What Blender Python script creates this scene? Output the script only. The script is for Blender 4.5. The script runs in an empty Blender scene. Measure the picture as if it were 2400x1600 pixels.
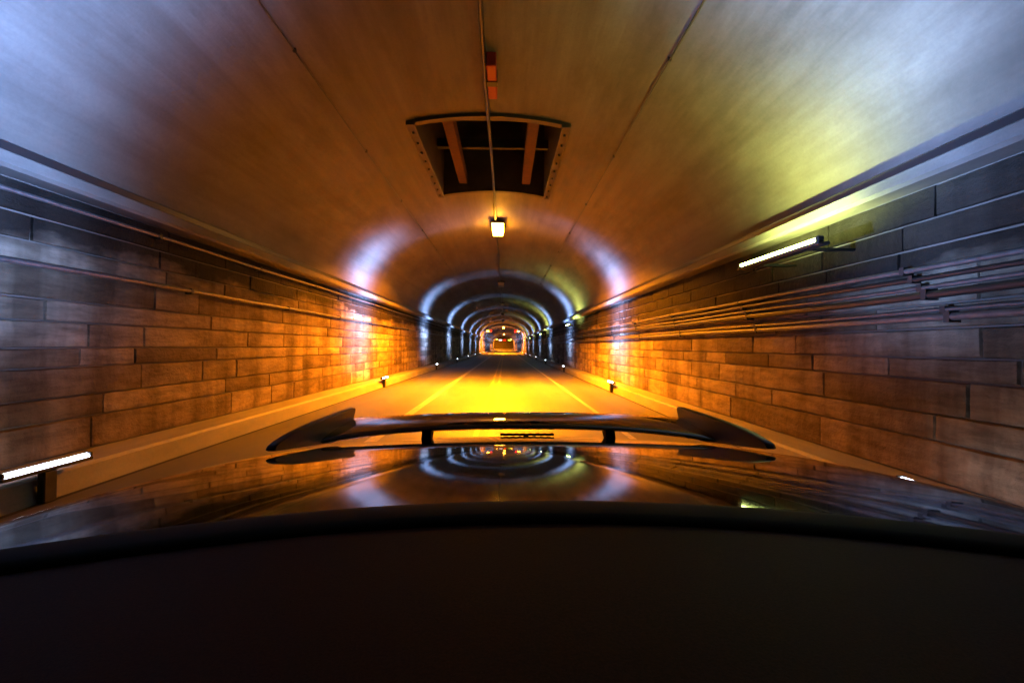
import bpy, math, random
from mathutils import Matrix, Vector

rnd = random.Random(11)
sc = bpy.context.scene
COL = sc.collection
R = math.radians

# ------------------------------------------------------------------ camera
CAM_H = 1.4
cam = bpy.data.cameras.new('camera')
cam.sensor_width = 36.0
cam.lens = 16.0
cam.clip_start = 0.02
cam.clip_end = 3000
camo = bpy.data.objects.new('camera', cam)
camo.matrix_world = (Matrix.Translation((0, 0, CAM_H)) @ Matrix.Rotation(R(-0.91), 4, 'Z')
                     @ Matrix.Rotation(R(90.64), 4, 'X') @ Matrix.Rotation(R(0.6), 4, 'Z'))
COL.objects.link(camo)
sc.camera = camo

# ------------------------------------------------------------------ night sky
w = bpy.data.worlds.new('World')
sc.world = w
w.use_nodes = True
nt = w.node_tree
nt.nodes.clear()
sky = nt.nodes.new('ShaderNodeTexSky')
sky.sky_type = 'NISHITA'
sky.sun_disc = False
sky.sun_elevation = R(-3.0)
sky.sun_rotation = R(200)
bg = nt.nodes.new('ShaderNodeBackground')
bg.inputs['Strength'].default_value = 0.05
wo = nt.nodes.new('ShaderNodeOutputWorld')
nt.links.new(sky.outputs[0], bg.inputs[0])
nt.links.new(bg.outputs[0], wo.inputs[0])

vs = sc.view_settings
vs.view_transform = 'Standard'
vs.look = 'None'
vs.exposure = 0.0
vs.gamma = 1.0
cy = sc.cycles
cy.use_denoising = True
cy.max_bounces = 8
cy.diffuse_bounces = 3
cy.glossy_bounces = 4
cy.sample_clamp_indirect = 6.0
cy.caustics_reflective = False
cy.caustics_refractive = False

# ------------------------------------------------------------------ dimensions (metres; road at z = 0, view along +Y)
CX = -0.335            # tunnel axis
HALF = 4.185           # half width between the walls
XL, XR = CX - HALF, CX + HALF
KL, KR = -4.01, 3.37   # kerb faces
WALK = 0.23
SPRING, CROWN = 3.12, 5.6
RISE = CROWN - SPRING
Y0, Y1 = -30.0, 203.0

def vault_z(x, off=0.0):
    u = max(-1, min(1, (x - CX) / HALF))
    return SPRING + RISE * math.sqrt(max(0, 1 - u * u)) - off

# ------------------------------------------------------------------ helpers
class MB:
    def __init__(s):
        s.v, s.f, s.tone = [], [], []
    def poly(s, pts, tone=None):
        b = len(s.v)
        s.v += [tuple(p) for p in pts]
        s.f.append(tuple(range(b, b + len(pts))))
        return s
    def box(s, x0, x1, y0, y1, z0, z1, c=0.0):
        """box with optional chamfer c on all edges"""
        if c <= 0:
            b = len(s.v)
            s.v += [(x0,y0,z0),(x1,y0,z0),(x1,y1,z0),(x0,y1,z0),(x0,y0,z1),(x1,y0,z1),(x1,y1,z1),(x0,y1,z1)]
            for q in ((0,3,2,1),(4,5,6,7),(0,1,5,4),(1,2,6,5),(2,3,7,6),(3,0,4,7)):
                s.f.append(tuple(b+i for i in q))
            return s
        c = min(c, (x1-x0)*.45, (y1-y0)*.45, (z1-z0)*.45)
        xs, ys, zs = (x0,x1), (y0,y1), (z0,z1)
        idx = {}
        for i in (0,1):
            for j in (0,1):
                for k in (0,1):
                    sx, sy, sz = (1-2*i), (1-2*j), (1-2*k)
                    for ax in range(3):
                        p = [xs[i]+sx*c, ys[j]+sy*c, zs[k]+sz*c]
                        p[ax] = (xs[i], ys[j], zs[k])[ax]
                        idx[(i,j,k,ax)] = len(s.v)
                        s.v.append(tuple(p))
        def F(*q): s.f.append(tuple(idx[a] for a in q))
        for ax in range(3):
            o1, o2 = (ax+1) % 3, (ax+2) % 3
            for e in (0,1):
                q = []
                for a, b2 in ((0,0),(1,0),(1,1),(0,1)):
                    t = [0,0,0]; t[ax] = e; t[o1] = a; t[o2] = b2
                    q.append((t[0],t[1],t[2],ax))
                F(*(q if e else q[::-1]))
        for ax in range(3):            # edges parallel to axis ax
            o1, o2 = (ax+1) % 3, (ax+2) % 3
            for a in (0,1):
                for b2 in (0,1):
                    lo=[0,0,0]; hi=[0,0,0]
                    lo[o1]=hi[o1]=a; lo[o2]=hi[o2]=b2; hi[ax]=1
                    q=[(*lo,o1),(*hi,o1),(*hi,o2),(*lo,o2)]
                    F(*(q if (a+b2)%2==1 else q[::-1]))
        for i in (0,1):
            for j in (0,1):
                for k in (0,1):
                    q=[(i,j,k,0),(i,j,k,1),(i,j,k,2)]
                    F(*(q if (i+j+k)%2==1 else q[::-1]))
        return s
    def prism_y(s, prof, y0, y1, caps=True):
        """profile [(x,z)...] (ccw seen from -Y) extruded along Y"""
        n = len(prof); b = len(s.v)
        s.v += [(x,y0,z) for x,z in prof] + [(x,y1,z) for x,z in prof]
        for i in range(n):
            j=(i+1)%n
            s.f.append((b+i,b+n+i,b+n+j,b+j))
        if caps:
            s.f.append(tuple(b+i for i in range(n)))
            s.f.append(tuple(b+n+i for i in range(n))[::-1])
        return s
    def tube(s, pts, r, n=8, caps=True):
        b = len(s.v); m = len(pts)
        P=[Vector(p) for p in pts]
        for i,p in enumerate(P):
            d=(P[min(i+1,m-1)]-P[max(i-1,0)]).normalized()
            u=d.cross(Vector((0,0,1)))
            if u.length<1e-4: u=Vector((1,0,0))
            u.normalize(); v=d.cross(u)
            rr = r[i] if isinstance(r,(list,tuple)) else r
            for k in range(n):
                a=2*math.pi*k/n
                s.v.append(tuple(p+u*(math.cos(a)*rr)+v*(math.sin(a)*rr)))
        for i in range(m-1):
            for k in range(n):
                k2=(k+1)%n
                s.f.append((b+i*n+k,b+(i+1)*n+k,b+(i+1)*n+k2,b+i*n+k2))
        if caps:
            s.f.append(tuple(b+k for k in range(n)))
            s.f.append(tuple(b+(m-1)*n+k for k in range(n))[::-1])
        return s
    def grid(s, rows, close=False):
        b=len(s.v); n=len(rows[0])
        for r_ in rows: s.v += [tuple(p) for p in r_]
        for i in range(len(rows)-1):
            for j in range(n-1 if not close else n):
                j2=(j+1)%n
                s.f.append((b+i*n+j,b+i*n+j2,b+(i+1)*n+j2,b+(i+1)*n+j))
        return s
    def mesh(s, name, mat, smooth=False, angle=None):
        me=bpy.data.meshes.new(name)
        me.from_pydata(s.v,[],s.f)
        me.materials.append(mat)
        me.validate()
        me.update()
        if s.tone:
            at=me.attributes.new('tone','FLOAT','POINT')
            at.data.foreach_set('value', s.tone)
        if smooth:
            me.polygons.foreach_set('use_smooth',[True]*len(me.polygons))
            if angle is not None:
                me.set_sharp_from_angle(angle=R(angle))
        me.update()
        return me
    def build(s, name, mat, parent=None, smooth=False, angle=None, fix=False):
        me=s.mesh(name, mat, smooth, angle)
        if fix:
            import bmesh
            bm=bmesh.new(); bm.from_mesh(me)
            bmesh.ops.recalc_face_normals(bm, faces=bm.faces)
            bm.to_mesh(me); bm.free()
        return link(name, me, parent)

def link(name, me, parent=None):
    o=bpy.data.objects.new(name, me)
    COL.objects.link(o)
    if parent: o.parent=parent
    return o

def empty(name, loc=(0,0,0), rot=(0,0,0)):
    o=bpy.data.objects.new(name,None)
    COL.objects.link(o)
    o.location=loc; o.rotation_euler=rot
    o.empty_display_size=.1
    return o

def tag(o, label, cat, group=None):
    o['label']=label; o['category']=cat
    if group: o['group']=group
    return o

def struct(o, label=None):
    o['kind']='structure'
    if label: o['label']=label
    return o

def copy_tree(o, parent=None):
    c=o.copy(); COL.objects.link(c); c.parent=parent
    for ch in list(o.children): copy_tree(ch,c)
    return c

ORD=['nearest','second','third','fourth','fifth','sixth','seventh','eighth','ninth','tenth','eleventh','twelfth',
     'thirteenth','fourteenth','fifteenth','sixteenth','seventeenth','eighteenth','nineteenth','twentieth']

# ------------------------------------------------------------------ materials
def nmat(name):
    m=bpy.data.materials.new(name); m.use_nodes=True
    t=m.node_tree; b=t.nodes['Principled BSDF']
    return m,t,b

def mat(name, col, rough=.5, metal=0, coat=0, emit=None, estr=0, spec=.5, ior=1.5):
    m,t,b=nmat(name)
    b.inputs['Base Color'].default_value=(*col,1)
    b.inputs['Roughness'].default_value=rough
    b.inputs['Metallic'].default_value=metal
    b.inputs['Coat Weight'].default_value=coat
    b.inputs['Coat Roughness'].default_value=.02
    b.inputs['Specular IOR Level'].default_value=spec
    b.inputs['IOR'].default_value=ior
    if emit:
        b.inputs['Emission Color'].default_value=(*emit,1)
        b.inputs['Emission Strength'].default_value=estr
    return m

def N(t,typ,**kw):
    n=t.nodes.new(typ)
    for k,v in kw.items(): setattr(n,k,v)
    return n

def noise(t, vec, scale, detail=5, rough=.55, stretch=None):
    if stretch:
        mp=N(t,'ShaderNodeMapping'); mp.inputs['Scale'].default_value=stretch
        t.links.new(vec,mp.inputs[0]); vec=mp.outputs[0]
    n=N(t,'ShaderNodeTexNoise')
    n.inputs['Scale'].default_value=scale; n.inputs['Detail'].default_value=detail; n.inputs['Roughness'].default_value=rough
    t.links.new(vec,n.inputs['Vector'])
    return n.outputs['Fac']

def ramp(t, fac, stops):
    r=N(t,'ShaderNodeValToRGB')
    e=r.color_ramp.elements
    while len(e)<len(stops): e.new(.5)
    for el,(p,c) in zip(e,stops):
        el.position=p; el.color=(*c,1) if len(c)==3 else c
    t.links.new(fac,r.inputs[0])
    return r.outputs[0]

def math_(t,op,a,b=None,clamp=False):
    n=N(t,'ShaderNodeMath',operation=op,use_clamp=clamp)
    for i,x in enumerate((a,b)):
        if x is None: continue
        if isinstance(x,(int,float)): n.inputs[i].default_value=x
        else: t.links.new(x,n.inputs[i])
    return n.outputs[0]

def mixc(t,fac,a,b,blend='MIX'):
    n=N(t,'ShaderNodeMix',data_type='RGBA',blend_type=blend)
    for i,x in ((0,fac),(6,a),(7,b)):
        if isinstance(x,(int,float)): n.inputs[i].default_value=x
        elif isinstance(x,tuple): n.inputs[i].default_value=(*x,1)
        else: t.links.new(x,n.inputs[i])
    return n.outputs[2]

def bump(t,b,h,strength=.4,dist=.02):
    n=N(t,'ShaderNodeBump'); n.inputs['Strength'].default_value=strength; n.inputs['Distance'].default_value=dist
    t.links.new(h,n.inputs['Height']); t.links.new(n.outputs[0],b.inputs['Normal'])

def pos(t): return N(t,'ShaderNodeNewGeometry').outputs['Position']

def mat_vault():
    m,t,b=nmat('vault_concrete'); p=pos(t)
    big=noise(t,p,.55,5,.6,(1,.35,1))
    streak=noise(t,p,3.2,6,.62,(1,.055,1))
    fine=noise(t,p,26,5,.65)
    c=ramp(t,big,[(.3,(.080,.064,.049)),(.7,(.19,.157,.125))])
    c=mixc(t,.75,c,ramp(t,streak,[(.35,(.55,.53,.5)),(.62,(1.0,1.0,1.0))]),'MULTIPLY')
    c=mixc(t,.35,c,ramp(t,fine,[(.3,(.6,.6,.6)),(.7,(1,1,1))]),'MULTIPLY')
    leak=noise(t,p,.8,6,.68,(1,.3,.5))
    c=mixc(t,.85,c,ramp(t,leak,[(.34,(.5,.47,.44)),(.50,(1,1,1)),(.66,(1,1,1)),(.76,(1.35,1.3,1.25))]),'MULTIPLY')
    t.links.new(c,b.inputs['Base Color'])
    b.inputs['Roughness'].default_value=.62
    h=math_(t,'ADD',math_(t,'MULTIPLY',streak,.6),math_(t,'MULTIPLY',fine,.25))
    bump(t,b,h,.45,.02)
    return m

def mat_stone():
    m,t,b=nmat('wall_stone'); p=pos(t)
    at=N(t,'ShaderNodeAttribute',attribute_name='tone').outputs['Fac']
    c=ramp(t,at,[(0,(.17,.125,.080)),(.5,(.29,.22,.15)),(1,(.43,.335,.235))])
    g=noise(t,p,9,6,.65,(1,.22,1))
    c=mixc(t,.8,c,ramp(t,g,[(.32,(.34,.32,.30)),(.66,(1.1,1.1,1.1))]),'MULTIPLY')
    sp=N(t,'ShaderNodeSeparateXYZ'); t.links.new(p,sp.inputs[0])
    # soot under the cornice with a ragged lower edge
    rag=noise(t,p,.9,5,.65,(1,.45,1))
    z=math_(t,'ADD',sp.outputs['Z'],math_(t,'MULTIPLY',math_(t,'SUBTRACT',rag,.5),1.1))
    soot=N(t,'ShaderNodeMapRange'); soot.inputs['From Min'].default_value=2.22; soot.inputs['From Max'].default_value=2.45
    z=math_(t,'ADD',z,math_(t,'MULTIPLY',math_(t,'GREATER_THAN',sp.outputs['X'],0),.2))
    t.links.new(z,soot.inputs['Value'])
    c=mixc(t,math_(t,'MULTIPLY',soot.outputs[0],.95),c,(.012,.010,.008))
    # damp streak stains
    dn=noise(t,p,1.6,4,.6,(1,1,.12))
    c=mixc(t,.75,c,ramp(t,dn,[(.38,(.32,.29,.27)),(.54,(1,1,1)),(.68,(1,1,1)),(.75,(1.35,1.33,1.3))]),'MULTIPLY')
    t.links.new(c,b.inputs['Base Color'])
    b.inputs['Roughness'].default_value=.7
    b.inputs['Specular IOR Level'].default_value=.12
    f=noise(t,p,38,6,.7)
    lump=noise(t,p,14,4,.6)
    bump(t,b,math_(t,'ADD',math_(t,'ADD',math_(t,'MULTIPLY',f,.4),g),math_(t,'MULTIPLY',lump,1.2)),.8,.022)
    return m

def mat_concrete(name,c0,c1,rough=.65,scale=2.5,stretch=(1,.3,1)):
    m,t,b=nmat(name); p=pos(t)
    a=noise(t,p,scale,6,.6,stretch); f=noise(t,p,45,5,.7)
    c=ramp(t,a,[(.3,c0),(.7,c1)])
    c=mixc(t,.4,c,ramp(t,f,[(.3,(.6,.6,.6)),(.7,(1,1,1))]),'MULTIPLY')
    t.links.new(c,b.inputs['Base Color']); b.inputs['Roughness'].default_value=rough
    bump(t,b,f,.3,.008)
    return m

def mat_road():
    m,t,b=nmat('asphalt'); p=pos(t)
    f=noise(t,p,160,3,.7); a=noise(t,p,1.1,5,.6,(1,.12,1)); q=noise(t,p,.35,4,.6)
    c=ramp(t,f,[(.3,(.085,.08,.074)),(.7,(.17,.16,.148))])
    c=mixc(t,.7,c,ramp(t,a,[(.35,(.6,.6,.6)),(.65,(1.05,1.05,1.05))]),'MULTIPLY')
    c=mixc(t,.4,c,ramp(t,q,[(.4,(.7,.7,.7)),(.6,(1,1,1))]),'MULTIPLY')
    sx=N(t,'ShaderNodeSeparateXYZ'); t.links.new(p,sx.inputs[0])
    # wheel tracks and oil drips: darker strips along each lane
    xw=math_(t,'ADD',sx.outputs['X'],math_(t,'MULTIPLY',noise(t,p,.5,3,.5),.25))
    wv=math_(t,'SINE',math_(t,'MULTIPLY',math_(t,'ADD',xw,.35),4.1))
    c=mixc(t,.55,c,ramp(t,math_(t,'ADD',math_(t,'MULTIPLY',wv,.5),.5),[(.1,(.62,.62,.62)),(.7,(1.05,1.05,1.05))]),'MULTIPLY')
    pt=noise(t,p,.8,3,.4,(1,.22,1))
    c=mixc(t,ramp(t,pt,[(.60,(0,0,0)),(.62,(.5,.5,.5))]),c,(.06,.058,.055))
    t.links.new(c,b.inputs['Base Color'])
    b.inputs['Roughness'].default_value=.52
    bump(t,b,f,.35,.006)
    return m

def mat_line(name,col):
    m,t,b=nmat(name); p=pos(t)
    f=noise(t,p,14,6,.75,(1,.4,1))
    c=ramp(t,f,[(.34,(.14,.135,.12)),(.5,col)])
    t.links.new(c,b.inputs['Base Color']); b.inputs['Roughness'].default_value=.5
    return m

def mat_metal(name,col,rough=.4,metal=.8):
    m,t,b=nmat(name); p=pos(t)
    f=noise(t,p,12,5,.65)
    c=ramp(t,f,[(.3,tuple(x*.55 for x in col)),(.65,col)])
    t.links.new(c,b.inputs['Base Color']); b.inputs['Metallic'].default_value=metal
    rr=N(t,'ShaderNodeMapRange'); rr.inputs['To Min'].default_value=rough-.1; rr.inputs['To Max'].default_value=rough+.15
    t.links.new(f,rr.inputs['Value']); t.links.new(rr.outputs[0],b.inputs['Roughness'])
    return m

SODIUM=(1.0,.255,.003)
BLUE=(.22,.41,1.0)
GREEN=(.78,1.0,.26)

M={}
M['vault']=mat_vault()
M['stone']=mat_stone()
M['mortar']=mat_concrete('mortar',(.10,.083,.065),(.17,.145,.115))
M['cornice']=mat_concrete('cornice_concrete',(.085,.072,.058),(.19,.165,.135))
M['walk']=mat_concrete('walk_concrete',(.20,.185,.165),(.34,.315,.28))
M['road']=mat_road()
M['white']=mat_line('road_paint_white',(.36,.34,.30))
M['yellow']=mat_line('road_paint_yellow',(.27,.20,.08))
M['seal']=mat('joint_sealant',(.012,.011,.01),.7)
M['galv']=mat_metal('galvanised_steel',(.16,.155,.15),.42,.6)
M['dark']=mat_metal('dark_painted_steel',(.035,.033,.03),.45,.3)
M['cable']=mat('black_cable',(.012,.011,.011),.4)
M['frame']=mat_metal('frame_steel',(.07,.05,.035),.55,.4)
M['shaft']=mat_concrete('shaft_concrete',(.03,.027,.025),(.07,.06,.055))
M['rust']=mat_metal('rusty_beam',(.10,.035,.016),.8,.1)
M['redpaint']=mat('red_paint',(.45,.03,.015),.4)
M['sod_lit']=mat('sodium_lens',(.8,.8,.8),.3,emit=(1,.45,.05),estr=60)
M['sod_skirt']=mat('sodium_lens_skirt',(.8,.8,.8),.3,emit=(1,.38,.02),estr=140)
M['lens_off']=mat('dusty_lens',(.25,.22,.18),.35)
M['blue_lit']=mat('cool_white_lens',(.8,.8,.8),.3,emit=(.72,.80,1.0),estr=14)
M['green_lit']=mat('fluorescent_tube',(.8,.8,.8),.3,emit=GREEN,estr=26)
M['red_lit']=mat('red_signal_lens',(.4,.01,.01),.3,emit=(1,.006,.004),estr=5)
M['flood_lit']=mat('flood_lens',(.8,.8,.8),.3,emit=(1,.42,.03),estr=60)

# ------------------------------------------------------------------ ground and road
struct(MB().grid([[(-400,-60,-.02),(400,-60,-.02)],[(-400,1500,-.02),(400,1500,-.02)]]).build('ground',M['mortar']))
rows=[]
yy=[Y0+i*3.0 for i in range(int((Y1+200-Y0)/3)+1)]
for y in yy:
    rows.append([(KL+(KR-KL)*i/8, y, 0.0) for i in range(9)])
struct(MB().grid(rows).build('road',M['road']), 'dark asphalt road running through the tunnel')
road=bpy.data.objects['road']
def stripe(x,wd,y0,y1,m,name):
    o=MB().grid([[(x-wd/2,y0,.004),(x+wd/2,y0,.004)],[(x-wd/2,y1,.004),(x+wd/2,y1,.004)]]).build(name,m,road)
    return o
stripe(-1.93,.17,Y0,Y1+150,M['white'],'edge_line')
stripe(1.99,.10,Y0,Y1+150,M['white'],'edge_line')
stripe(-.44,.09,Y0,Y1+150,M['yellow'],'centre_line')
stripe(-.20,.09,Y0,Y1+150,M['yellow'],'centre_line')
stripe(KL+.03,.06,Y0,Y1,M['seal'],'gutter_joint')
stripe(KR-.03,.06,Y0,Y1,M['seal'],'gutter_joint')

for sgn,kx,wx,nm,lb in ((-1,KL,XL,'pavement','narrow raised concrete walkway under the wall with the single pipe'),
                        (1,KR,XR,'pavement','narrow raised concrete walkway under the wall with the conduit bundle')):
    pr=[(kx,-.1),(kx+sgn*.045,WALK-.03),(kx+sgn*.075,WALK),(wx+sgn*.25,WALK+.012),(wx+sgn*.25,-.1)]
    if sgn<0: pr=pr[::-1]
    b=MB().prism_y(pr,Y0,Y1)
    o=b.build(nm,M['walk'],fix=True); struct(o,lb)

# ------------------------------------------------------------------ vault with the ventilation opening
HX0,HX1=-1.665,.995
HY0,HY1=8.3,12.1
def theta(x): return math.acos((x-CX)/HALF)
ths=sorted(set([math.pi*i/72 for i in range(73)]+[theta(HX0),theta(HX1)]))
ys=[Y0]
while ys[-1]<Y1:
    ys.append(min(Y1, ys[-1]+(1.0 if ys[-1]<40 else 3.0)))
ys=sorted(set(ys+[HY0,HY1]))
b=MB(); n=len(ths)
for y in ys:
    for th in ths:
        b.v.append((CX+HALF*math.cos(th), y, SPRING+RISE*math.sin(th)))
t0,t1=theta(HX1),theta(HX0)
for i in range(len(ys)-1):
    for j in range(n-1):
        if ys[i]>=HY0-1e-6 and ys[i+1]<=HY1+1e-6 and ths[j]>=t0-1e-6 and ths[j+1]<=t1+1e-6: continue
        b.f.append((i*n+j,(i+1)*n+j,(i+1)*n+j+1,i*n+j+1))
tunnel=b.build('tunnel_vault',M['vault'],smooth=True)
tag(tunnel,'arched smooth concrete vault over the whole tunnel','tunnel')

# ventilation shaft above the opening
sh=empty('ventilation_shaft',((HX0+HX1)/2,(HY0+HY1)/2,CROWN))
tag(sh,'dark rectangular ventilation opening in the crown of the vault','vent shaft')
def at(o,ref):  # put world-space mesh under an empty
    o.parent=ref; o.location=(-ref.location.x,-ref.location.y,-ref.location.z); return o
zt=8.2
sb=MB()
xs_=[x for x in [HX0+(HX1-HX0)*i/10 for i in range(11)]]
sb.poly([(HX0,HY0,vault_z(HX0)),(HX0,HY1,vault_z(HX0)),(HX0,HY1,zt),(HX0,HY0,zt)])
sb.poly([(HX1,HY0,vault_z(HX1)),(HX1,HY0,zt),(HX1,HY1,zt),(HX1,HY1,vault_z(HX1))])
for yq in (HY0,HY1):
    sb.grid([[(x,yq,vault_z(x)) for x in xs_],[(x,yq,zt) for x in xs_]])
sb.grid([[(HX0,HY0,zt),(HX1,HY0,zt)],[(HX0,HY1,zt),(HX1,HY1,zt)]])
at(sb.build('shaft_lining',M['shaft']),sh)
for sx in (HX0,HX1):
    d=-1 if sx==HX0 else 1
    zz=vault_z(sx)
    fb=MB(); fb.box(min(sx,sx+d*.16),max(sx,sx+d*.16),HY0-.12,HY1+.12,zz-.10,zz+.02,.01)
    at(fb.build('frame_rail',M['frame'],fix=True),sh)
for k,yq in enumerate((HY0,HY1)):
    y_a,y_b=(yq-.14,yq) if k==0 else (yq,yq+.14)
    fr=[]
    fb=MB()
    for i in range(10):
        xa,xb=xs_[i],xs_[i+1]
        za,zb=vault_z(xa),vault_z(xb)
        q=[(xa,y_a,za-.06),(xb,y_a,zb-.06),(xb,y_b,zb-.06),(xa,y_b,za-.06)]
        fb.poly(q); fb.poly([(xa,y_a,za+.01),(xb,y_a,zb+.01),(xb,y_a,zb-.06),(xa,y_a,za-.06)])
        fb.poly([(xa,y_b,za-.06),(xb,y_b,zb-.06),(xb,y_b,zb+.01),(xa,y_b,za+.01)])
    at(fb.build('frame_sill',M['frame'],fix=True),sh)
bolt=None
for sx in (HX0-.08,HX1+.08):
    for k in range(9):
        zz=vault_z(sx)
        if bolt is None:
            o=MB().tube([(0,0,-.03),(0,0,.01)],.022,6).build('bolt',M['dark'],sh); bolt=o.data
        else: o=link('bolt',bolt,sh)
        o.location=(sx-sh.location.x,HY0+.15+(HY1-HY0-.3)*k/8-sh.location.y,zz-.10-sh.location.z)
for bx_ in (-1.15,.52):
    fb=MB().box(bx_-.11,bx_+.11,HY0+.002,HY1-.002,5.72,6.0,.012)
    at(fb.build('beam',M['rust'],fix=True),sh)
for by_ in (9.5,10.9):
    fb=MB().box(HX0+.002,HX1-.002,by_-.06,by_+.06,6.15,6.35)
    at(fb.build('cross_beam',M['dark'],fix=True),sh)

# ------------------------------------------------------------------ masonry walls
CORN0,CORN1=2.90,3.04
def stone_into(b, side, y0,y1,z0,z1, tone, nseg):
    """one rock-faced stone; side -1 left wall, +1 right wall; adds to MB b"""
    wx = XL if side<0 else XR
    inx = 1 if side<0 else -1          # direction into the tunnel
    base=len(b.v)
    c=.010
    proud=rnd.uniform(0,.013)
    nz=2 if nseg>1 else 1
    rows_=[]
    # outline ring at the joint depth
    def P(y,z,d): return (wx+inx*d,y,z)
    ring=[P(y0,z0,-.022),P(y1,z0,-.022),P(y1,z1,-.022),P(y0,z1,-.022)]
    # front grid
    g=[]
    for k in range(nz+1):
        for i in range(nseg+1):
            y=y0+c+(y1-y0-2*c)*i/nseg; z=z0+c+(z1-z0-2*c)*k/nz
            edge=(i in(0,nseg)) or (k in (0,nz))
            d=proud+ (0 if edge else rnd.uniform(.008,.03))
            y+=0 if not edge else rnd.uniform(-.006,.006)
            z+=0 if not edge else rnd.uniform(-.006,.006)
            g.append(P(y,z,d))
    b.v+=ring+g
    gb=base+4
    w_=nseg+1
    for k in range(nz):
        for i in range(nseg):
            q=(gb+k*w_+i,gb+k*w_+i+1,gb+(k+1)*w_+i+1,gb+(k+1)*w_+i)
            b.f.append(q[::-1] if inx<0 else q)
    bot=[gb+i for i in range(w_)]; top=[gb+nz*w_+i for i in range(w_)]
    lef=[gb+k*w_ for k in range(nz+1)]; rig=[gb+k*w_+nseg for k in range(nz+1)]
    def side_face(a,c_,chain):
        q=(a,c_)+tuple(chain[::-1])
        b.f.append(q[::-1] if inx<0 else q)
    side_face(base,base+1,bot)
    side_face(base+1,base+2,rig)
    side_face(base+2,base+3,top[::-1])
    side_face(base+3,base,lef[::-1])
    b.tone+=[tone]*(len(b.v)-base)

courses=[]
z=WALK+.012
hs=[.36,.24,.31,.20,.27,.22,.33,.21,.25,.30]
s=(CORN0-.005-z)/sum(hs)
for h in hs:
    courses.append((z,z+h*s)); z+=h*s

def make_wall(side,label,near):
    wx=XL if side<0 else XR
    o_=wx-.016*(1 if side<0 else -1)
    bk=MB().box(min(o_,wx+side*.4),max(o_,wx+side*.4),Y0,Y1,-.05,SPRING)
    wall=bk.build('masonry_wall',M['mortar'],fix=True)
    tag(wall,label,'wall')
    allst=[]
    for ci,(z0,z1) in enumerate(courses):
        y=Y0-rnd.uniform(0,.6)
        while y<Y1:
            L=rnd.choice((rnd.uniform(.7,1.3),rnd.uniform(1.1,2.6)))*(1 if y<60 else 1.5)
            allst.append((y,y+L,z0,z1)); y+=L
    g=.006
    vis=[q for q in allst if q[1]>near]
    vis.sort(key=lambda q:q[0])
    ind=vis[:290]
    ids=set(map(id,ind))
    for q in ind:
        sb=MB()
        stone_into(sb,side,q[0]+.0035,q[1]-.0035,q[2]+g,q[3]-g,rnd.random(),5)
        sb.build('stone',M['stone'],wall,smooth=True,angle=35)
    rest=MB()
    for q in allst:
        if id(q) in ids: continue
        stone_into(rest,side,q[0]+.0035,q[1]-.0035,q[2]+g,q[3]-g,rnd.random(),5 if q[0]<45 else 1)
    r_=rest.build('stone_coursing',M['stone'],wall)
    r_['kind']='stuff'
    return wall
make_wall(-1,'coursed stone wall carrying a single thin pipe',3.6)
make_wall(1,'coursed stone wall carrying several parallel conduits and green-white lamps',3.0)

# cornices
for side,lb in ((-1,'projecting concrete cornice ledge above the single-pipe wall'),(1,'projecting concrete cornice ledge above the conduit-bundle wall')):
    wx=XL if side<0 else XR
    i_=-side
    pr=[(wx-i_*.06,CORN0),(wx+i_*.20,CORN0),(wx+i_*.235,CORN0+.03),(wx+i_*.235,CORN1-.012),(wx+i_*.223,CORN1),(wx-i_*.06,CORN1+.02)]
    o=MB().prism_y(pr,Y0,Y1).build('cornice',M['cornice'],fix=True)
    tag(o,lb,'cornice')

for side,lb in ((-1,'added black strip for the shadow gap over the cornice above the single-pipe wall'),(1,'added black strip for the shadow gap over the cornice above the conduit-bundle wall')):
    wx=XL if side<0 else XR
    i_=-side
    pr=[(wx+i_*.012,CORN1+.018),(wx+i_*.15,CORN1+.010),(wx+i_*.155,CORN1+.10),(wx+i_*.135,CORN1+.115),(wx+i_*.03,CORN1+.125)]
    o=MB().prism_y(pr,Y0,Y1).build('shadow_strip',M['cable'],fix=True)  # black strip added to draw the shadow gap between cornice and vault
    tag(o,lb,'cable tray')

# ------------------------------------------------------------------ pipes, conduits and cables
def clamps(parent,x,z,side,step,y0,y1,r):
    b=MB()
    wx=XL if side<0 else XR
    b.box(min(x-side*r,wx),max(x-side*r,wx),-.025,.025,-r-.012,r+.012)
    me=None
    y=y0
    while y<y1:
        if me is None:
            o=b.build('clamp',M['dark'],parent,fix=True); me=o.data
        else: o=link('clamp',me,parent)
        o.location=(0,y,z)
        y+=step
def conduit(name,label,cat,side,z,r,m,off,y0=-12,y1=90,step=3.1,group=None):
    wx=XL if side<0 else XR
    x=wx-side*(off+r)
    pts=[]
    y=y0
    while y<=y1:
        sag=.006*math.sin(y*1.3+z*9)+.004*math.sin(y*.47+z*5)
        pts.append((x,y,z+sag)); y+=1.0
    o=MB().tube(pts,r,10).build(name,M[m],smooth=True)
    tag(o,label,cat,group)
    clamps(o,x,z,side,step,y0+1.1,min(y1,45),r)
conduit('pipe','thin grey pipe running alone along the middle of the stone wall','pipe',-1,2.13,.028,'galv',.045,step=2.9)
conduit('conduit','slim conduit tucked right below the cornice of the single-pipe wall','conduit',-1,2.76,.022,'galv',.06,step=2.4)
gc='conduit bundle on the wall'
for z,r,lb,m_ in ((1.69,.034,'lowest and thickest conduit of the bundle on the stone wall','galv'),
               (1.755,.02,'slim conduit touching the lowest thick one of the bundle','galv'),
               (1.90,.036,'thick middle conduit of the bundle on the stone wall','cable'),
               (1.975,.022,'slim conduit just above the thick middle one of the bundle','galv'),
               (2.06,.024,'second conduit from the top of the bundle','cable'),
               (2.145,.026,'topmost conduit of the bundle under the wall lamps','galv')):
    conduit('conduit',lb,'conduit',1,z,r,m_,.05,step=2.6+z*.2,group=gc)

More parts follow.
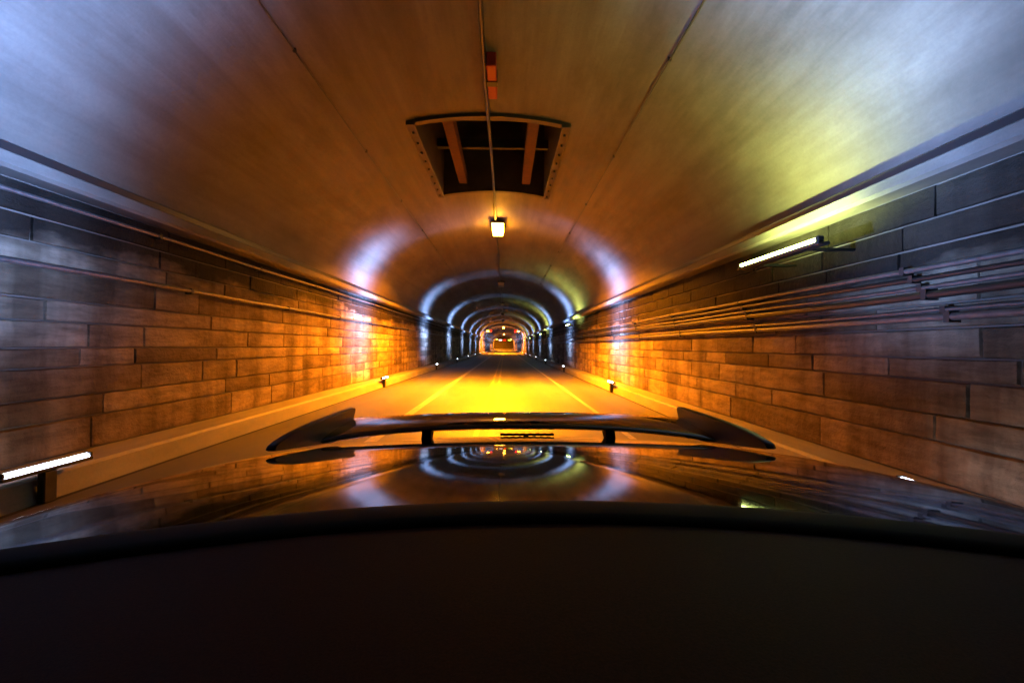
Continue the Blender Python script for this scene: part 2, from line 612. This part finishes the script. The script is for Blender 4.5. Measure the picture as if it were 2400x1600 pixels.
def vault_cable(x,lb):
    pts=[]; y=-10
    while y<=75:
        pts.append((x,y,vault_z(x)-.03-.008*math.sin(y*1.1))); y+=1.5
    o=MB().tube(pts,.011,6).build('ceiling_cable',M['cable'],smooth=True); tag(o,lb,'cable','wires along the vault')
    me=None; y=-9.2
    while y<40:
        if me is None:
            c=MB().box(x-.02,x+.02,-.015,.015,vault_z(x)-.045,vault_z(x)+.01).build('clip',M['dark'],o,fix=True); me=c.data
        else: c=link('clip',me,o)
        c.location=(0,y,0); y+=3
vault_cable(CX-2.38,'thin dark wire along the vault on the single-pipe side of the opening')
vault_cable(CX+2.42,'thin dark wire along the vault on the conduit-bundle side of the opening')
CRZ=CROWN-.07
pts=[]; y=-10
while y<=160:
    ph=(y-1.5)/13.9
    pts.append((CX+.01*math.sin(y*.7),y,CRZ-.02*abs(math.sin(ph*math.pi*2)))); y+=.8
o=MB().tube(pts,.032,8).build('crown_cable',M['cable'],smooth=True)
tag(o,'thick black power cable strung along the crown of the vault past the lamps','cable')

# ------------------------------------------------------------------ crown lamps
def make_crown_lamp():
    r=empty('crown_lamp')
    # origin: lens centre bottom
    MB().box(-.23,.23,-.58,.58,.17,.25,.02).build('housing',M['dark'],r,fix=True)
    lb=MB()
    a,bb=.195,.165; L0,L1=.54,.50
    lb.v+=[(-a,-L0,.168),(a,-L0,.168),(a,L0,.168),(-a,L0,.168),(-bb,-L1,0),(bb,-L1,0),(bb,L1,0),(-bb,L1,0)]
    for q in ((4,7,6,5),(0,4,5,1),(1,5,6,2),(2,6,7,3),(3,7,4,0)): lb.f.append(q)
    lb.build('lens',M['lens_off'],r,fix=True)
    for yy_ in (-.4,.4):
        MB().tube([(0,yy_,.25),(0,yy_,.50)],.014,6).build('hanger',M['dark'],r)
    return r
SOD_P=8200
proto=make_crown_lamp()
lamps=[(1.5,0),(15.4,1),(29.3,0),(43.2,0),(57.1,0),(71.0,0),(96,2),(150,1)]
lampz=CROWN-.34
gl='lamp boxes hung along the crown cable'
unl=['unlit box lamp hanging from the vault above the car','','first unlit box lamp beyond the lit orange lamp','second unlit box lamp beyond the lit orange lamp',
     'third unlit box lamp beyond the lit orange lamp','last unlit box lamp before the amber-lit archway','','']
for i,(y,lit) in enumerate(lamps):
    o=proto if i==0 else copy_tree(proto)
    o.location=(CX+.06,y,lampz)
    if lit:
        for c in o.children:
            if c.name.startswith('lens'):
                c.data=c.data.copy(); c.data.materials[0]=M['sod_skirt']; c.data.materials.append(M['sod_lit']); c.data.polygons[0].material_index=1
        al=bpy.data.lights.new('sodium_light','AREA'); al.shape='RECTANGLE'; al.size=.30; al.size_y=.95
        al.energy=SOD_P; al.color=SODIUM; al.spread=R(146)
        lo_=bpy.data.objects.new('sodium_light',al); COL.objects.link(lo_); lo_.parent=o; lo_.location=(0,0,-.02)
        tag(o,'glowing orange sodium lamp hanging from the crown just past the vent opening' if y<50 else 'lit orange lamp just behind the amber-lit archway' if lit==2 else 'small lit orange lamp hanging deep inside the tunnel beyond the archway','lamp',gl)
    else: tag(o,unl[i],'lamp',gl)
# red junction box on the crown
jb=empty('junction_box',(CX+.10,6.9,CROWN))
tag(jb,'red painted box fixed to the crown cable before the vent opening','junction box')
MB().box(-.07,.07,-.45,.45,-.20,.005,.012).build('casing',M['redpaint'],jb,fix=True)
MB().box(-.078,.078,-.06,.06,-.215,-.02).build('strap',M['dark'],jb,fix=True)

# ------------------------------------------------------------------ kerb lamps: cool white, fan of light across the tunnel
def fan_light(name,side,power,sig=.085,low=(-.03,.34),high=(.33,.62)):
    ld=bpy.data.lights.new(name,'POINT'); ld.energy=power; ld.color=BLUE; ld.shadow_soft_size=.05
    ld.use_nodes=True; t=ld.node_tree
    em=t.nodes['Emission']
    g=N(t,'ShaderNodeNewGeometry'); sp=N(t,'ShaderNodeSeparateXYZ')
    t.links.new(g.outputs['Incoming'],sp.inputs[0])
    SG=1.0
    y2=math_(t,'MULTIPLY',sp.outputs['Y'],sp.outputs['Y'])
    fan=math_(t,'EXPONENT',math_(t,'MULTIPLY',y2,-1/(2*sig*sig)))
    zz=math_(t,'MULTIPLY',sp.outputs['Z'],SG)
    up=N(t,'ShaderNodeMapRange',interpolation_type='SMOOTHSTEP'); up.inputs['From Min'].default_value=high[0]; up.inputs['From Max'].default_value=high[1]
    up.inputs['To Min'].default_value=1; up.inputs['To Max'].default_value=.015
    t.links.new(zz,up.inputs['Value'])
    lo=N(t,'ShaderNodeMapRange',interpolation_type='SMOOTHSTEP'); lo.inputs['From Min'].default_value=low[0]; lo.inputs['From Max'].default_value=low[1]
    t.links.new(zz,lo.inputs['Value'])
    # away from its own wall
    xx=math_(t,'MULTIPLY',sp.outputs['X'],-side*SG)
    aw=N(t,'ShaderNodeMapRange',interpolation_type='SMOOTHSTEP'); aw.inputs['From Min'].default_value=-.15; aw.inputs['From Max'].default_value=.25
    t.links.new(xx,aw.inputs['Value'])
    k=math_(t,'MULTIPLY',math_(t,'MULTIPLY',fan,up.outputs[0]),math_(t,'MULTIPLY',lo.outputs[0],aw.outputs[0]))
    t.links.new(k,em.inputs['Strength'])
    return ld
KP=52000
fanL=fan_light('kerb_lamp_light',-1,KP); fanR=fan_light('kerb_lamp_light',1,KP)
nearL=fan_light('kerb_lamp_light',-1,KP*.40,.095,(.06,.48),(.48,.72)); nearR=fan_light('kerb_lamp_light',1,KP*.48,.095,(.02,.46),(.48,.72))
def make_kerb_lamp(side):
    r=empty('kerb_lamp')
    MB().box(-.035,.035,-.06,.06,0,.275,.01).build('post',M['dark'],r,fix=True)
    MB().box(-.042,.042,-.40,.40,.275,.305,.008).build('housing',M['dark'],r,fix=True)
    lb=MB(); pr=[]
    for k in range(9):
        a=math.pi*k/8; pr.append((.032*math.cos(a),.306+.036*math.sin(a)))
    lb.prism_y(pr[::-1],-.37,.37)
    lb.build('lens',M['blue_lit'],r,fix=True)
    for yy_ in (-.385,.385):
        MB().box(-.038,.038,yy_-.012,yy_+.012,.306,.348,.005).build('end_cap',M['dark'],r,fix=True)
    return r
for side,ylist,wall_name in ((-1,[4.05]+[15.2+11.5*i for i in range(16)],'single-pipe wall'),(1,[3.4]+[14.2+11.35*i for i in range(16)],'conduit-bundle wall')):
    pk=make_kerb_lamp(side); made=[]
    for i,y in enumerate(ylist):
        o=pk if i==0 else copy_tree(pk)
        x=(KL+.03) if side<0 else (KR-.03)
        o.location=(x,y,.004)
        lab='low cool-white kerb lamp below the %s, %s in front of the car tail'%(wall_name,ORD[i])
        tag(o,lab,'kerb lamp','low lamps along the kerbs')
        made.append(o)
    for i,o in enumerate(made):
        ld=(nearL if side<0 else nearR) if i==0 else (fanL if side<0 else fanR)
        l=bpy.data.objects.new('kerb_lamp_light',ld)
        COL.objects.link(l); l.parent=o; l.location=(-side*.02,.3 if (i==0 and side>0) else 0,.42)

# ------------------------------------------------------------------ green-white wall lamps under the right cornice
def make_wall_lamp():
    r=empty('wall_lamp')
    MB().box(-.035,.10,-.82,.82,-.062,-.028,.008).build('housing',M['dark'],r,fix=True)
    MB().tube([(0,-.76,0),(0,.76,0)],.022,10).build('tube',M['green_lit'],r,smooth=True)
    for yy_ in (-.79,.79):
        MB().box(-.026,.04,yy_-.024,yy_+.024,-.027,.03,.006).build('end_holder',M['dark'],r,fix=True)
    for yy_ in (-.5,.5):
        MB().box(.101,.60,yy_-.03,yy_+.03,-.06,-.032).build('bracket',M['dark'],r,fix=True)
    return r
pw=make_wall_lamp()
gl_=bpy.data.lights.new('tube_light','AREA'); gl_.shape='RECTANGLE'; gl_.size=.06; gl_.size_y=1.4
gl_.energy=125; gl_.color=GREEN; gl_.spread=R(150)
wl_=[]
for i,y in enumerate([5.45,23.4,41.2,59.0,77.0]):
    o=pw if i==0 else copy_tree(pw)
    o.location=(XR-.60,y,2.55)
    wl_.append(o)
    tag(o,'green-white tube lamp under the cornice, %s beyond the car'%ORD[i] if y>0 else 'green-white tube lamp under the cornice ahead of the car','wall lamp','tube lamps under the cornice')

for o in wl_:
    l=bpy.data.objects.new('tube_light',gl_); COL.objects.link(l); l.parent=o; l.location=(0,0,.04); l.rotation_euler=(0,R(180+18),0)

# ------------------------------------------------------------------ amber archway deep in the tunnel
def arch_ring(y0,y1,th,name,label):
    b=MB(); n=40; prof_o=[];prof_i=[]
    for k in range(n+1):
        a=math.pi*k/n
        prof_i.append((CX+(HALF-th)*math.cos(a),SPRING+(RISE-th)*math.sin(a)))
        prof_o.append((CX+(HALF+.05)*math.cos(a),SPRING+(RISE+.05)*math.sin(a)))
    prof_i=[(CX+HALF-th,WALK)]+prof_i+[(CX-HALF+th,WALK)]
    prof_o=[(CX+HALF+.05,WALK)]+prof_o+[(CX-HALF-.05,WALK)]
    r=[]
    for y,pf in ((y0,prof_o),(y0,prof_i),(y1,prof_i),(y1,prof_o)):
        r.append([(x,y,z) for x,z in pf])
    b.grid(r)
    o=b.build(name,M['cornice'],smooth=True,angle=30,fix=True)
    tag(o,label,'archway')
    return o
arch_ring(84,85.5,.36,'arch_rib','amber-lit concrete arch rib spanning the tunnel deep inside')
arch_ring(178,179.5,.36,'arch_rib','small concrete arch rib near the far tunnel mouth')
fl_=bpy.data.lights.new('flood_light','AREA'); fl_.size=.36; fl_.energy=2600; fl_.color=SODIUM; fl_.spread=R(140)
def flood(x,z,y,lab):
    r=empty('flood_lamp',(x,y,z)); tag(r,lab,'flood lamp','amber flood lamps on the arch ribs')
    MB().box(-.22,.22,-.12,.16,.06,.16,.02).build('housing',M['dark'],r,fix=True)
    MB().box(-.20,.20,-.10,.14,-.08,.058,.02).build('lens',M['flood_lit'],r,fix=True)
    MB().tube([(0,.02,.16),(0,.02,.60)],.02,6).build('bracket',M['dark'],r)
    l=bpy.data.objects.new('flood_light',fl_); COL.objects.link(l); l.parent=r; l.location=(0,0,-.10); l.rotation_euler=(R(28),0,0)
flood(-3.1,4.15,82.2,'amber flood lamp at the haunch of the archway above the single-pipe wall')
flood(2.45,4.15,82.2,'amber flood lamp at the haunch of the archway above the conduit-bundle wall')
flood(-3.1,4.15,176.5,'tiny amber flood lamp by the far mouth above the single-pipe wall')
flood(2.45,4.15,176.5,'tiny amber flood lamp by the far mouth above the conduit-bundle wall')
def signal(x,z,y,lab,m):
    r=empty('signal_lamp',(x,y,z)); tag(r,lab,'signal','signal lamps')
    MB().box(-.22,.22,0,.2,-.22,.22,.02).build('casing',M['dark'],r,fix=True)
    bb=MB(); bb.box(-.19,.19,-.03,-.002,-.19,.19,.02); bb.build('lens',m,r,fix=True)
    bb=MB(); bb.poly([(-.22,-.2,.225),(.22,-.2,.225),(.22,0,.24),(-.22,0,.24)]); bb.poly([(-.22,-.2,.215),(-.22,0,.222),(.22,0,.222),(.22,-.2,.215)]); bb.build('visor',M['dark'],r)
    MB().tube([(0,.1,.22),(0,.1,.9)],.02,6).build('bracket',M['dark'],r)
signal(-2.62,4.2,83.6,'red signal lamp on the archway above the single-pipe wall',M['red_lit'])
signal(1.95,4.2,83.6,'red signal lamp on the archway above the conduit-bundle wall',M['red_lit'])

# ------------------------------------------------------------------ outside the far mouth
sl_=bpy.data.lights.new('street_light','AREA'); sl_.size=.5; sl_.energy=6000; sl_.color=SODIUM; sl_.spread=R(170)
def street_lamp(x,y,side,lab):
    r=empty('street_lamp',(x,y,0)); tag(r,lab,'street lamp','street lamps outside')
    MB().tube([(0,0,-.02),(0,0,6.5)],[.09,.05],8).build('pole',M['dark'],r,smooth=True)
    MB().tube([(0,0,6.4),(side*1.0,0,6.9),(side*1.9,0,6.95)],.04,6).build('arm',M['dark'],r,smooth=True)
    MB().box(side*2.1-.35,side*2.1+.35,-.15,.15,6.86,7.02,.03).build('head',M['dark'],r,fix=True)
    MB().box(side*2.1-.3,side*2.1+.3,-.12,.12,6.78,6.858,.02).build('lens',M['flood_lit'],r,fix=True)
    l=bpy.data.objects.new('street_light',sl_); COL.objects.link(l); l.parent=r; l.location=(side*2.1,0,6.75)
street_lamp(-6.2,214,1,'orange street lamp outside the far tunnel mouth, single-pipe side')
street_lamp(5.6,222,-1,'orange street lamp outside the far tunnel mouth, conduit side')
street_lamp(-6.2,252,1,'farthest orange street lamp on the road outside')
rw=MB().box(-30,30,262,263,-.05,7.0,.05).build('retaining_wall',M['cornice'],fix=True)
tag(rw,'pale retaining wall closing the view outside the far tunnel mouth','wall')
gy=226
g=empty('sign_gantry',(0,gy,0)); tag(g,'overhead gantry with lit signs on the road outside the tunnel','gantry')
for x in (-5.4,4.8): MB().tube([(x,0,-.02),(x,0,5.2)],.1,8).build('post',M['dark'],g)
MB().box(-5.4,4.8,-.08,.08,4.9,5.1).build('beam',M['dark'],g,fix=True)
M['sign_w']=mat('lit_white_sign',(.8,.8,.8),.4,emit=(.75,.85,1),estr=1.6)
M['sign_g']=mat('lit_green_sign',(.1,.5,.1),.4,emit=(.25,.8,.15),estr=1.2)
MB().box(-3.0,-1.4,-.16,-.09,4.2,4.85,.02).build('white_sign',M['sign_w'],g,fix=True)
MB().box(-.6,.4,-.16,-.09,4.3,4.8,.02).build('red_sign',M['red_lit'],g,fix=True)
MB().box(1.6,3.0,-.16,-.09,4.2,4.85,.02).build('green_sign',M['sign_g'],g,fix=True)
# a wooded hillside beyond
hb=MB(); rows=[]
for i in range(9):
    yq=300+i*40
    rows.append([(-300+600*j/30,yq,(i*7.5)*(1+.25*math.sin(j*.9+i))+ (0 if i else -.5)) for j in range(31)])
hb.grid(rows)
M['hill']=mat_concrete('hill_ground',(.015,.02,.012),(.04,.045,.025),.9,.2,(1,1,1))
struct(hb.build('hillside',M['hill'],smooth=True),'dark hillside beyond the far tunnel mouth')

# ------------------------------------------------------------------ the car
CXO=.055
paint=mat('car_paint',(.010,.007,.006),.05,coat=1.0,spec=.6,ior=1.6)
M['paint']=paint
_t=paint.node_tree; _b=_t.nodes['Principled BSDF']
_p=N(_t,'ShaderNodeTexCoord').outputs['Object']
_d=noise(_t,_p,7,6,.7); _e=noise(_t,_p,180,2,.5)
_r=ramp(_t,_d,[(.3,(.03,.03,.03)),(.7,(.08,.08,.08))]); _t.links.new(_r,_b.inputs['Roughness'])
_r2=ramp(_t,_d,[(.3,(.008,.008,.008)),(.7,(.045,.045,.045))]); _t.links.new(_r2,_b.inputs['Coat Roughness'])
_c=ramp(_t,_e,[(.62,(.011,.007,.006)),(.75,(.045,.03,.022))]); _t.links.new(_c,_b.inputs['Base Color'])
M['rubber']=mat('black_rubber',(.004,.004,.004),.75,spec=.2)
def mat_cover():
    m,t,b=nmat('cover_fabric'); p=N(t,'ShaderNodeTexCoord').outputs['Object']
    f=noise(t,p,420,3,.7); a=noise(t,p,5,4,.6)
    c=ramp(t,f,[(.3,(.035,.010,.0035)),(.7,(.075,.021,.007))])
    c=mixc(t,.5,c,ramp(t,a,[(.35,(.7,.7,.7)),(.65,(1,1,1))]),'MULTIPLY')
    t.links.new(c,b.inputs['Base Color']); b.inputs['Roughness'].default_value=.7
    b.inputs['Specular IOR Level'].default_value=.2
    bump(t,b,f,.3,.002)
    return m
M['cover']=mat_cover()
M['gloss']=mat('gloss_black_wing',(.006,.005,.005),.05,coat=1.0,spec=.5)
M['satin']=mat('satin_black_plate',(.004,.004,.004),.4,spec=.25)
M['glass']=mat('dark_glass',(.01,.01,.012),.04,coat=.6)
M['tyre']=mat('tyre_rubber',(.015,.015,.015),.8)
M['rim']=mat('wheel_rim',(.3,.3,.31),.3,metal=.9)
M['tail']=mat('tail_lamp_glass',(.12,.005,.004),.1,coat=1)

car=empty('car',(CXO,0,0),(0,R(-.6),0))
car.location=(CXO+CAM_H*math.sin(R(.6)),0,0)
tag(car,'glossy dark car tail with a black rear wing filling the foreground','car')

def deck_h(Y):
    if Y<-.75:
        pts=[(-2.75,-.86),(-2.6,-.72),(-2.1,-.58),(-1.5,-.50),(-.75,-.31)]
        for (a,ha),(c,hc) in zip(pts,pts[1:]):
            if a<=Y<=c: return ha+(hc-ha)*(Y-a)/(c-a)
        return pts[0][1]
    return -.2413-.055*(Y-.365)**2
def crown_k(Y):
    u=max(0,min(1,(Y-.8)/1.0)); return .030+.026*u
def half_w(Y):
    if Y<-1.9: return .93-.12*((-1.9-Y)/.85)**2
    if Y>.7: return .93-.11*((Y-.7)/1.1)**2
    return .93
def top_z(X,Y):
    W=half_w(Y); q=abs(X)/W
    z=CAM_H+deck_h(Y)-crown_k(Y)*X*X
    if q>.86:
        u=(q-.86)/.14; z-=.09*u**2.6
    return z
NT=61
def section(Y,dz=0,wscale=1.0,zmin=.28):
    W=half_w(min(Y,1.82))*wscale
    pts=[]
    top=[]
    for i in range(NT):
        s_=-1+2*i/(NT-1)
        s_=math.copysign(abs(s_)**.85,s_)
        X=W*s_
        top.append((X,Y,max(zmin+.05,top_z(X,min(Y,1.82))+dz)))
    zs=top[0][2]
    left=[]
    for k in range(1,8):
        u=k/7
        left.append((-W-.035*math.sin(math.pi*min(1,u*1.1)),Y,zs-.012-(zs-zmin-.012)*u))
    right=[(-x,y,z) for x,y,z in left]
    return left[::-1]+top+right
rows=[]
yl=[-2.75,-2.6,-2.4,-2.1,-1.8,-1.5,-1.2,-.95,-.75,-.5,-.25,0]+[.1+.05*i for i in range(34)]+[1.78,1.80,1.812,1.82]
for Y in yl: rows.append(section(Y))
for Y,dz,ws in ((1.828,-.006,1.0),(1.835,-.025,.995),(1.85,-.09,.985),(1.90,-.20,.975),(1.95,-.32,.97),(1.98,-.46,.965),(1.97,-.62,.96),(1.92,-.74,.95)):
    rows.append(section(Y,dz,ws))
body=MB().grid(rows)
body.poly(rows[0]); 
bo=body.build('body',M['paint'],car,smooth=True,angle=40,fix=True)

# cover panel and rubber seal at its rear edge
def edge_y(X): return .612-.31*X*X
rows=[]
for i in range(25):
    u=i/24
    row=[]
    for j in range(49):
        X=-.80+1.6*j/48
        Y=-.70+(edge_y(X)+.01+.70)*u
        row.append((X,Y,top_z(X,Y)+.007))
    rows.append(row)
MB().grid(rows).build('fabric_cover',M['cover'],car,smooth=True)
rows=[]
prof=[(0,.002),(.004,.012),(.02,.017),(.06,.017),(.085,.013),(.098,.006),(.102,.0005)]
for dy,dz in prof:
    row=[]
    for j in range(57):
        X=-.86+1.72*j/56
        Y=edge_y(X)+dy
        row.append((X,Y,top_z(X,Y)+dz))
    rows.append(row)
MB().grid(rows).build('rear_seal',M['rubber'],car,smooth=True)

# rear wing
WS=1.30   # wing further back and wider
sp_=bpy.data.objects.new('rear_wing',None); COL.objects.link(sp_); sp_.parent=car
sec=[(1.372,-.2445),(1.378,-.2385),(1.395,-.2345),(1.43,-.2305),(1.48,-.2275),(1.53,-.2255),(1.568,-.2250),(1.572,-.2275),(1.566,-.2305),(1.52,-.2345),(1.47,-.2415),(1.43,-.2480),(1.40,-.2515),(1.382,-.2505)]
rows=[]
for j in range(41):
    X=(-.565+1.13*j/40)*WS
    q=X/(.565*WS)
    row=[]
    for (Y,h) in sec:
        f=(1.572-Y)/.2
        row.append((X,(Y-.10*f*q*q*q*q)*WS,CAM_H+(h-.019*q*q-.004*f*q*q)*WS))
    rows.append(row)
wb=MB().grid(rows,close=True)
wb.poly(rows[0]); wb.poly(rows[-1])
wb.build('blade',M['gloss'],sp_,smooth=True,angle=50,fix=True)
prof=[(1.040,-.234),(1.046,-.226),(1.07,-.2195),(1.128,-.2115),(1.20,-.2075),(1.28,-.2055),(1.45,-.2065),(1.55,-.2075),(1.572,-.209),(1.578,-.214),(1.574,-.222),(1.56,-.245),(1.545,-.262),(1.48,-.275),(1.43,-.287),(1.40,-.290),(1.36,-.286),(1.25,-.268),(1.148,-.253),(1.08,-.243),(1.048,-.238)]
for sx in (-1,1):
    pb=MB(); xo=sx*.566; n=len(prof)
    cy_=sum(p[0] for p in prof)/n; ch=sum(p[1] for p in prof)/n
    lay=[(-.011,.93),(-.0085,.985),(-.004,1.0),(.004,1.0),(.0085,.985),(.011,.93)]
    rows=[]
    for dx,k in lay:
        rows.append([((xo+dx+ sx*.06*max(0,(1.25-Y))*.6)*WS, (cy_+(Y-cy_)*(1-(1-k)*.18))*WS, CAM_H+(ch+(h-ch)*k)*WS) for Y,h in prof])
    pb.grid(rows,close=True); pb.poly(rows[0]); pb.poly(rows[-1])
    pb.build('end_plate',M['satin'],sp_,smooth=True,angle=45,fix=True)
    px=sx*.278*WS
    zb=top_z(px,1.80)-.01
    q=MB()
    q.v+=[(px-.018,1.77,zb),(px+.018,1.77,zb),(px+.018,1.815,zb),(px-.018,1.815,zb),
          (px-.018,1.81,CAM_H-.240*WS),(px+.018,1.81,CAM_H-.240*WS),(px+.018,1.93,CAM_H-.2375*WS),(px-.018,1.93,CAM_H-.2375*WS)]
    for f in ((0,3,2,1),(4,5,6,7),(0,1,5,4),(1,2,6,5),(2,3,7,6),(3,0,4,7)): q.f.append(f)
    q.build('post',M['rubber'],sp_,fix=True)
# thin black strip lamp standing on the lip
sb=MB(); pts=[]
for i in range(26):
    x=-.072+.215*i/25
    pts.append((x,1.835,CAM_H-.3535+.0014*math.sin(i*1.9)))
sb.tube(pts,.0055,6)
for x in (.03,): sb.box(x-.01,x+.01,1.826,1.842,CAM_H-.375,CAM_H-.351)
sb.build('strip_lamp',M['rubber'],car,fix=True)
# hidden-side parts: windscreen, tail lamps, wheels
rows=[]
for i in range(7):
    Y=-1.46+.66*i/6
    rows.append([(-.66+1.32*j/16,Y,top_z(-.66+1.32*j/16,Y)+.006) for j in range(17)])
MB().grid(rows).build('windscreen',M['glass'],car,smooth=True)
for sx in (-1,1):
    MB().box(min(sx*.45,sx*.72),max(sx*.45,sx*.72),1.90,1.97,.72,.82,.02).build('tail_lamp',M['tail'],car,fix=True)
for sx in (-1,1):
    for Y in (1.0,-1.75):
        x0=sx*.78
        tb=MB(); n=36
        prf=[(-.10,.20),(-.11,.29),(-.09,.325),(.09,.325),(.11,.29),(.10,.20)]
        rows=[[(x0+dx,Y+r_*math.cos(2*math.pi*k/n),.327+r_*math.sin(2*math.pi*k/n)) for k in range(n)] for dx,r_ in prf]
        wh=tb.grid(rows,close=True).build('wheel',M['tyre'],car,smooth=True,angle=40,fix=True)
        rb=MB()
        rows=[[(x0+sx*dx,Y+r_*math.cos(2*math.pi*k/n),.327+r_*math.sin(2*math.pi*k/n)) for k in range(n)] for dx,r_ in [(.10,.205),(.085,.19),(.05,.17),(.05,.05),(.09,.04),(.09,.001)]]
        rb.grid(rows,close=True)
        for k in range(5):
            a=2*math.pi*k/5; ca,sa=math.cos(a),math.sin(a)
            q=[(x0+sx*.08,Y+ca*.04-sa*.03,.327+sa*.04+ca*.03),(x0+sx*.08,Y+ca*.04+sa*.03,.327+sa*.04-ca*.03),
               (x0+sx*.095,Y+ca*.19+sa*.02,.327+sa*.19-ca*.02),(x0+sx*.095,Y+ca*.19-sa*.02,.327+sa*.19+ca*.02)]
            rb.poly(q)
        rb.build('rim',M['rim'],wh,smooth=True,angle=35)
